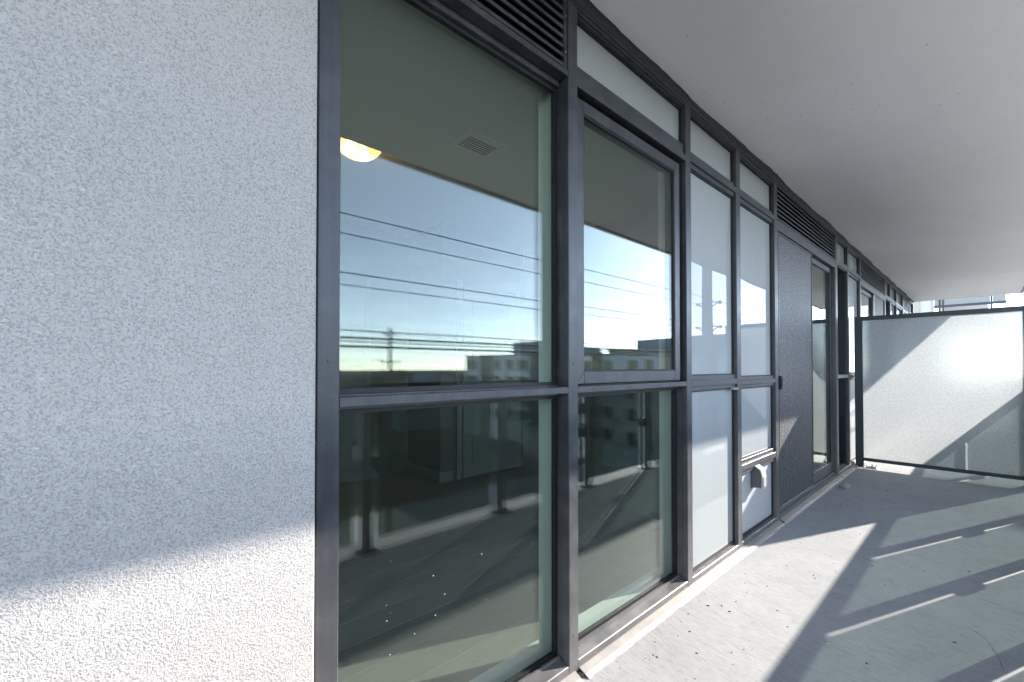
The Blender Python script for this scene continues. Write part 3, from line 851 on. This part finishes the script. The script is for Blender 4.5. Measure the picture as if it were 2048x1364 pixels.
for nm, q in (('back', ((0.36, 3.334, FZ), (1.29, 3.3495, FZ + .11))), ('jogside', ((2.494, 2.69, FZ), (2.5098, 3.333, FZ + .11))), ('jog', ((2.4945, 2.684, FZ), (2.66, 2.6895, FZ + .11)))):
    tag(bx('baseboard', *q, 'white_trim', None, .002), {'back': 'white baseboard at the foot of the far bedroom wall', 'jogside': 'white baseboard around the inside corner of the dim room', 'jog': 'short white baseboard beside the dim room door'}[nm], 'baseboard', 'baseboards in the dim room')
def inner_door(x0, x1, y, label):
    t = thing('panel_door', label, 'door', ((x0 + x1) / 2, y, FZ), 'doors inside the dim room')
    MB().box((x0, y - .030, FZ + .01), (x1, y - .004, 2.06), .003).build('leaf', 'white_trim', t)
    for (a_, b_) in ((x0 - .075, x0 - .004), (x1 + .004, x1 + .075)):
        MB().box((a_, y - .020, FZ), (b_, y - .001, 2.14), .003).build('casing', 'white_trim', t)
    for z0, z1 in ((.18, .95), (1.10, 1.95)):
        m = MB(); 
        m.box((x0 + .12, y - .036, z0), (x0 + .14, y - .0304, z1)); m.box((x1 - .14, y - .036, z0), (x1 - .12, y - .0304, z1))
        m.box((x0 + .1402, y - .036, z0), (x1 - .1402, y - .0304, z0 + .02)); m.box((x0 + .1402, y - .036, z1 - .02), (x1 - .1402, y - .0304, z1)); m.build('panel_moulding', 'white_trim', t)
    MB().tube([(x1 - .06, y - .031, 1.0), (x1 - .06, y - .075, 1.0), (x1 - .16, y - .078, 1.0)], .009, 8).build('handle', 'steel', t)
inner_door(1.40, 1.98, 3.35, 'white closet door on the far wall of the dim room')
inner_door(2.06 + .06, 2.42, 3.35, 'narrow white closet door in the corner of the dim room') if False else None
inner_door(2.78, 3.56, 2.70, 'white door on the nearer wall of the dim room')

# lit dome lamp on the ceiling past the bulkhead
lp = thing('ceiling_lamp', 'lit frosted dome ceiling lamp glowing warm through the left window', 'lamp', (1.10, 1.67, SOF))
lc = (1.19, 1.66, SOF)
m = MB(); m.lathe([(0.165, -0.002), (0.168, -0.012), (0.150, -0.024), (0.10, -0.026)], lc, 40); m.build('canopy', 'steel', lp, True)
def mat_dome():
    m, n, l, o = new_mat('frosted_dome')
    tr = n.new('ShaderNodeBsdfTransparent'); tr.inputs['Color'].default_value = (1.0, 0.90, 0.74, 1)
    tl = n.new('ShaderNodeBsdfTranslucent'); tl.inputs['Color'].default_value = (0.95, 0.85, 0.68, 1)
    e = n.new('ShaderNodeEmission'); e.inputs['Color'].default_value = (1.0, 0.62, 0.28, 1); e.inputs['Strength'].default_value = 0.07
    mx = n.new('ShaderNodeMixShader'); mx.inputs[0].default_value = 0.55
    l.new(tr.outputs[0], mx.inputs[1]); l.new(tl.outputs[0], mx.inputs[2])
    ad = n.new('ShaderNodeAddShader'); l.new(mx.outputs[0], ad.inputs[0]); l.new(e.outputs[0], ad.inputs[1])
    l.new(ad.outputs[0], o.inputs['Surface']); return m
M['dome'] = mat_dome(); M['bulb'] = emit('lamp_bulb', (1.0, 0.66, 0.30), 4.5)
m = MB(); prof = [(0.150 * math.cos(t), -0.025 - 0.105 * math.sin(t)) for t in [k * math.pi / 2 / 10 for k in range(10)]] + [(0.004, -0.1302)]
m.lathe(prof, lc, 40); m.build('dome', 'dome', lp, True)
for dx, dy in ((-0.055, -0.02), (0.05, 0.035)):
    m = MB(); m.lathe([(0.010, -0.028), (0.026, -0.045), (0.031, -0.065), (0.024, -0.086), (0.006, -0.096)], (lc[0] + dx, lc[1] + dy, SOF), 16); m.build('bulb', 'bulb', lp, True)
# air register on the bulkhead
cv = thing('ceiling_vent', 'square white air register in the ceiling seen through left window', 'vent', (1.51, 0.82, 2.45))
vx0, vx1, vy0, vy1 = 1.37, 1.655, 0.712, 0.934
m = MB(); w = .042
m.box((vx0, vy0, 2.441), (vx0 + w, vy1, 2.4497), .002); m.box((vx1 - w, vy0, 2.441), (vx1, vy1, 2.4497), .002)
m.box((vx0 + w, vy0, 2.4412), (vx1 - w, vy0 + w, 2.4495), .002); m.box((vx0 + w, vy1 - w, 2.4412), (vx1 - w, vy1, 2.4495), .002); m.build('vent_frame', 'plaster', cv)
bx('duct', (vx0 + w, vy0 + w, 2.4475), (vx1 - w, vy1 - w, 2.4498), 'void', cv)
for k in range(7):
    yy = vy0 + w + .004 + k * (vy1 - vy0 - 2 * w) / 7
    m = MB(); m.prism([(yy, 2.4425), (yy + .0055, 2.4418), (yy + .0075, 2.4462), (yy + .002, 2.4468)], 'x', vx0 + w + .0005, vx1 - w - .0005); m.build('vane', 'plaster', cv)

# ================================================================== THE TOWN OUTSIDE (seen mirrored in the glass)
GZ = -12.0
M['grass'] = simple('winter_grass', (0.09, 0.085, 0.055), 0.95, 0, 0.1, 0.5, 0.12)
M['asphalt'] = simple('asphalt', (0.05, 0.05, 0.052), 0.9, 0, 0.2, 0.25, 0.8)
M['bounce_pave'] = simple('bounce_pavement', (0.50, 0.48, 0.45), 0.9, 0, 0.2, 0.15, 1.2)  # kept very pale for the light it throws upward
M['line'] = simple('road_paint', (0.75, 0.74, 0.70), 0.7)
m = MB(); m.box((-1500, -1500, GZ - 1), (1500, 1500, GZ)); structure(m.build('ground', 'grass'))
structure(bx('road', (-400, -26.0, GZ), (400, -11.0, GZ + 0.02), 'asphalt'))
structure(bx('bounce_pavement', (-400, -10.9, GZ), (400, 0.2, GZ + 0.13), 'bounce_pave'))  # out of view; widened and paled to bounce light onto the soffit
structure(bx('far_bounce_pavement', (-400, -36, GZ), (400, -26.1, GZ + 0.13), 'bounce_pave'))  # unseen as well, a broad pale strip for more bounce light
for k in range(24):
    o = structure(bx('lane_mark', (-20 + k * 9, -18.58, GZ + 0.0205), (-17 + k * 9, -18.42, GZ + 0.025), 'line'))
# the storeys of this building below the balcony
own = thing('apartment_building', 'lower storeys of this apartment building under the balcony', 'building', (5, 2, GZ))
bx('wall', (X0, 0.21, GZ + .14), (X1, 8.0, -0.221), 'stucco', own)

C_M = Vector((0, CAM_D + 0.144, EYE))       # the mirrored eye, only used to turn sight angles into sites
def site(az, r):
    return Vector((r * math.sin(R(az)), C_M.y - r * math.cos(R(az)), 0))

# ---- utility poles and wires
M['pole_c'] = simple('spun_concrete', (0.30, 0.30, 0.29), 0.85, 0, 0.2, 0.15, 3.0)
M['pole_w'] = simple('weathered_pole_wood', (0.11, 0.085, 0.065), 0.9, 0, 0.2, 0.3, 2.0)
M['insul'] = simple('grey_porcelain', (0.10, 0.11, 0.12), 0.35)
M['wire'] = simple('black_cable', (0.018, 0.018, 0.020), 0.6)
PXN, PYN = 16.6, -5.90
WZ = [3.62, 2.71, 1.74]
def near_pole(x, y, label):
    t = thing('utility_pole', label, 'utility pole', (x, y, GZ), 'utility poles of the power line')
    MB().tube([(x, y, GZ), (x, y, -6), (x, y, 0), (x, y, 5.2)], 0.30, 20, 0.21).build('shaft', 'pole_c', t, True)
    for z in WZ[:2] + [WZ[2] + .05]:
        for s in (-1, 1):
            m = MB(); m.tube([(x, y + s * .2, z - .16), (x, y + s * .42, z - .02)], .022, 8); m.tube([(x, y + s * .2, z + .02), (x, y + s * .45, z - .01)], .016, 8); m.build('bracket', 'insul', t)
            m = MB(); m.lathe([(.03, -.07), (.062, -.05), (.035, -.03), (.062, -.01), (.035, .01), (.055, .03), (.02, .05)], (x, y + s * .5, z), 12); m.build('insulator', 'insul', t, True)
    return t
near_pole(PXN, PYN, 'thick pale concrete utility pole mirrored in the frosted panes')
def wire(p, q, sag, r_, label, n=24):
    pts = []
    for i in range(n + 1):
        u = i / n; v = Vector(p).lerp(Vector(q), u); v.z -= sag * 4 * u * (1 - u); pts.append(v)
    o = MB().tube(pts, r_, 6).build('overhead_wire', 'wire', None, True)
    return tag(o, label, 'wire', 'overhead wires in front of the building')
nm = {0: 'topmost', 1: 'middle', 2: 'lowest'}
for k, z in enumerate(WZ[:2]):
    for s, sd_ in ((1, 'near'), (-1, 'far')):
        for (xa, xb) in ((PXN - 38, PXN), (PXN, PXN + 38)):
            wire((xa, PYN + s * .5, z), (xb, PYN + s * .5, z), 0.06, 0.0085, '%s power wire on the %s side of the %s' % ('topmost' if k == 0 else 'second', 'building' if s == 1 else 'street', 'concrete pole, left span' if xa < PXN else 'concrete pole, right span'))
for k, (z, r_) in enumerate(((1.84, .010), (1.72, .020), (1.66, .012), (1.58, .022))):
    wire((PXN - 38, PYN + .26, z), (PXN, PYN + .26, z), 0.05, r_, 'low telephone cable %s under the power wires' % ('thin and uppermost', 'thick and second', 'thin and third', 'thick and lowest')[k])
# far wooden pole with its own wires
fp = site(27.3, 34.0)
t = thing('utility_pole', 'slim dark wooden utility pole mirrored in the left window above trees', 'utility pole', (fp.x, fp.y, GZ), 'utility poles of the power line')
MB().tube([(fp.x, fp.y, GZ), (fp.x, fp.y, -4), (fp.x, fp.y, EYE + 2.9)], .17, 12, .11).build('shaft', 'pole_w', t, True)
for dz, L_ in ((2.4, .5), (0.35, .75), (-.35, .7), (-.9, .6)):
    m = MB(); m.box((fp.x - L_, fp.y - .05, EYE + dz - .04), (fp.x + L_, fp.y + .05, EYE + dz + .04)); m.build('crossarm', 'pole_w', t)
    for s in (-1, 1):
        MB().lathe([(.03, 0), (.05, .05), (.03, .1), (.045, .14), (.02, .17)], (fp.x + s * (L_ - .05), fp.y, EYE + dz + .0402), 8).build('insulator', 'insul', t)
for k, (dz, dx) in enumerate(((2.95, 0), (2.55, .4), (1.2, .1), (.5, .65), (.1, .3))):
    q = site(60, 60); wire((fp.x - 45, fp.y - 3, EYE + dz + .5), (fp.x + dx * 0, fp.y, EYE + dz), .4, .012, 'thin wire %s of the wooden pole, left span' % ('at the tip', 'at the top arm', 'at the middle', 'at the second arm', 'at the third arm')[k])
    wire((fp.x, fp.y, EYE + dz), (fp.x + 55, fp.y - 6, EYE + dz + .2), .5, .012, 'thin wire %s of the wooden pole, right span' % ('at the tip', 'at the top arm', 'at the middle', 'at the second arm', 'at the third arm')[k])

# ---- buildings across the street
M['b_light'] = simple('light_cladding', (0.78, 0.785, 0.79), 0.8, 0, 0.2, 0.06, 0.5)
M['b_brown'] = simple('brown_brick', (0.24, 0.215, 0.17), 0.9, 0, 0.2, 0.2, 2.0)
M['b_dark'] = simple('slate_cladding', (0.22, 0.25, 0.28), 0.7, 0, 0.3, 0.1, 0.8)
M['b_mid'] = simple('grey_cladding', (0.46, 0.49, 0.50), 0.8, 0, 0.2, 0.08, 0.5)
M['b_glass'] = simple('far_window_glass', (0.02, 0.025, 0.03), 0.08, 0, 0.8, 0.1)
M['b_trim'] = simple('far_window_frame', (0.06, 0.062, 0.065), 0.5)
M['b_roof'] = simple('roof_metal', (0.20, 0.21, 0.22), 0.6)
M['b_beige'] = simple('beige_precast', (0.50, 0.45, 0.37), 0.8, 0, 0.2, 0.08, 1.0)
M['b_white'] = simple('white_precast', (0.62, 0.60, 0.57), 0.8, 0, 0.2, 0.05, 1.0)
def rotbox(name, o0, u, v, a, b, mat, parent, grp=None):
    """box in a facade frame: a,b = (along, out, up)"""
    m = MB(); m.box(a, b)
    for vv in m.bm.verts:
        c = vv.co.copy(); vv.co = o0 + u * c.x + v * c.y + Vector((0, 0, c.z))
    bmesh.ops.recalc_face_normals(m.bm, faces=m.bm.faces)
    return m.build(name, mat, parent)
def building(label, p0, p1, depth, top, mats, windows, roofs=(), storey=3.0, name='apartment_building'):
    u = (p1 - p0); L_ = u.length; u.normalize()
    v = Vector((-u.y, u.x, 0))
    if v.dot(C_M - p0) < 0: v = -v
    o0 = Vector((p0.x, p0.y, 0))
    t = thing(name, label, 'building', (p0.x, p0.y, GZ), 'apartment blocks across the street')
    for (a, b, mt, out) in mats:
        rotbox('wall', o0, u, v, (a * L_, -depth, GZ), (b * L_ - .01, out, top), mt, t)
        rotbox('roof_edge', o0, u, v, (a * L_, -depth, top + .002), (b * L_ - .01, out + .12, top + .22), 'b_roof', t)
    zz = top - 2.75
    while zz > GZ + 2:
        for (a, b, mt, out) in mats:
            rotbox('band_course', o0, u, v, (a * L_ + .02, out + .001, zz), (b * L_ - .03, out + .07, zz + .16), 'b_roof', t)
        zz -= storey
    for (a, out, w_) in windows:
        z = top - 2.35
        while z > GZ + 1:
            f = rotbox('window', o0, u, v, (a * L_ - w_ / 2, out + .005, z), (a * L_ + w_ / 2, out + .05, z + 1.6), 'b_trim', t)
            for s in (-1, 1):
                g = rotbox('pane', o0, u, v, (a * L_ + s * w_ / 4 - w_ / 4 + .06, out + .052, z + .06), (a * L_ + s * w_ / 4 + w_ / 4 - .06, out + .06, z + 1.54), 'b_glass', None)
                g.parent = f
                g.matrix_parent_inverse = f.matrix_parent_inverse.inverted() @ Matrix.Translation((0, 0, 0)) if False else Matrix.Identity(4)
            z -= storey
    for (a, b, d0, d1, h, mt) in roofs:
        r_ = rotbox('roof_house', o0, u, v, (a * L_, -d1, top + .225), (b * L_, -d0, top + h), mt, t)
    return t, o0, u, v, L_
P1, P2, P3 = site(36.9, 88.0), site(45.1, 76.0), site(50.4, 70.0)
top1 = EYE + 88 * math.tan(R(1.33))
building('pale grey apartment block with brown strip mirrored in left window', P1, P2, 16, top1,
         [(0, .24, 'b_light', 0.0), (.24, .46, 'b_brown', -.3), (.46, 1.0, 'b_light', 0.0)],
         [(.07, 0, 1.6), (.16, 0, 1.3), (.31, -.3, 1.8), (.40, -.3, 1.6), (.53, 0, 1.6), (.72, 0, 1.8), (.88, 0, 1.6), (.95, 0, .9)],
         [(.60, .97, 3, 9, 2.6, 'b_mid')])
building('dark slate apartment block adjoining the pale one, mirrored', P2 + (P3 - P2) * .02, P3, 16, top1 + .1,
         [(0, 1.0, 'b_dark', 0.0)], [(.14, 0, 1.7), (.36, 0, 1.7), (.6, 0, 1.7), (.84, 0, 1.7)], [(.25, .95, 3, 9, 1.2, 'b_dark')])
P4, P5 = site(51.2, 66.0), site(70.0, 48.0)
top2 = EYE + 64 * math.tan(R(1.45))
bt, o0, u_, v_, L2 = building('long grey apartment block with rooftop penthouse mirrored in the casement', P4, P5, 18, top2,
         [(0, .14, 'b_light', 0.0), (.14, .22, 'b_brown', .15), (.22, .62, 'b_mid', 0.0), (.62, .70, 'b_beige', .1), (.70, 1, 'b_mid', 0.0)],
         [(.05, 0, 1.5), (.10, 0, 1.2), (.18, .15, 1.5), (.27, 0, 1.7), (.45, 0, 1.6), (.56, 0, 1.1), (.75, 0, 1.2), (.88, 0, 1.6)],
         [(.05, .15, 5, 10, 1.1, 'b_brown'), (.32, .98, 4, 14, 2.05, 'b_dark')])
for a in (.36, .38, .41, .45, .5, .55, .6):
    q = o0 + u_ * (a * L2) - v_ * 6
    MB().tube([(q.x, q.y, top2 + 2.05), (q.x, q.y, top2 + 2.05 + random.uniform(.6, 1.3))], .05, 6).build('vent_pipe', 'b_roof', bt)
# low house with a pitched roof among the trees
hp = site(33.5, 95)
hs = thing('house', 'low house with grey gabled roof among bare trees, mirrored', 'house', (hp.x, hp.y, GZ))
m = MB(); m.box((hp.x - 8, hp.y - 8, GZ), (hp.x + 8, hp.y, GZ + 8.5)); m.build('wall', 'b_mid', hs)
m = MB(); m.prism([(hp.x - 8.6, GZ + 8.502), (hp.x + 8.6, GZ + 8.502), (hp.x, GZ + 12.3)], 'y', hp.y - 8.5, hp.y + .5); m.build('roof', 'b_roof', hs)

# ---- bare winter trees
M['bark'] = simple('winter_bark', (0.075, 0.062, 0.050), 0.95, 0, 0.1, 0.3, 3.0)
M['twig'] = simple('winter_twigs', (0.055, 0.046, 0.040), 0.95, 0, 0.1, 0.3, 1.0)
def bare(mbt, mbc, base, h, seed, simple_=False):
    rn = random.Random(seed)
    def seg(m, p, q, r0, r1, sg):
        m.tube([p, q], r0, sg, r1, False)
    def grow(p, d, L_, r_, lv):
        q = p + d * L_
        seg(mbt if lv < 2 else mbc, p, q, r_, r_ * .68, 5 if lv < 2 else 3)
        if lv >= (3 if simple_ else 4): return
        for k in range(rn.choice((2, 3, 3)) if lv else 4):
            nd = (d + Vector((rn.uniform(-1, 1), rn.uniform(-1, 1), rn.uniform(-.15, .7))) * .72).normalized()
            grow(p.lerp(q, rn.uniform(.55, 1.0)), nd, L_ * rn.uniform(.55, .8), r_ * .55, lv + 1)
    grow(Vector(base), Vector((rn.uniform(-.06, .06), rn.uniform(-.06, .06), 1)).normalized(), h * .36, h * (.04 if simple_ else .018), 0)
places = [(20.6, 70, 'leftmost bare tree on the mirrored skyline'), (23.2, 82, 'bare tree left of the wooden utility pole'), (25.4, 96, 'bare tree just left of the wooden utility pole, farther off'), (28.9, 90, 'bare tree just right of the wooden utility pole'), (31.2, 84, 'bare tree left of the gabled house'), (35.4, 78, 'bare tree between the gabled house and pale block')]
for k, (az, r_, lab) in enumerate(places):
    p = site(az, r_); t = thing('bare_tree', lab, 'tree', (p.x, p.y, GZ), 'bare trees across the street')
    a_, b_ = MB(), MB(); bare(a_, b_, (p.x, p.y, GZ), 14.4 + random.uniform(-.7, 1.6), 40 + k)
    a_.build('trunk', 'bark', t); b_.build('crown', 'twig', t)
m1 = MB(); rn = random.Random(77)
for k in range(420):
    az = rn.uniform(8, 50); r_ = rn.uniform(95, 250)
    bare(m1, m1, tuple(site(az, r_) + Vector((0, 0, GZ))), rn.uniform(11.0, 15.0), 500 + k, True)
w_ = m1.build('bare_wood', 'twig', kind='stuff'); w_['label'] = 'far brown wood of bare winter trees along the mirrored skyline'; w_['category'] = 'wood'

# ---- neighbouring wing beyond the far end of the balcony
nw = thing('neighbour_wing', 'pale wing of the building with raised glass terrace beyond the privacy screen', 'building', (21, 3, GZ))
bx('beige_wall', (20.0, 0.385, GZ + .01), (30, 7.0, 7.0), 'b_beige', nw)
bx('grey_wall', (20.05, 0.105, GZ + .01), (30, 0.3845, 7.0), 'b_white', nw)
bx('end_pier', (20.0, 0.04, GZ + .01), (30, 0.1045, 7.0), 'b_beige', nw)
bx('terrace_slab', (19.9, -1.70, 2.72), (30, 0.0395, 2.98), 'b_white', nw)
bx('upper_slab', (19.9, -1.70, 5.6), (30, 0.0395, 5.85), 'b_white', nw)
for y in (-0.10, -0.185, -1.245):
    bx('terrace_post', (19.97, y - .022, 2.9805), (20.02, y + .022, 4.25), 'frame_screen', nw)
bx('terrace_bottom_rail', (19.96, -1.56, 3.16), (20.03, 0.03, 3.235), 'frame_screen', nw)
bx('terrace_top_rail', (19.96, -1.56, 4.2505), (20.03, 0.03, 4.31), 'frame_screen', nw)
for y0, y1 in ((-.16, 0.02), (-1.22, -.21), (-1.54, -1.27)):
    bx('terrace_glass', (19.99, y0, 3.2355), (20.0, y1, 4.25), 'etched', nw)
bx('terrace_back_wall', (26.0, -1.2, 2.981), (26.2, 0.039, 5.599), 'b_white', nw)

bpy.context.view_layer.update()
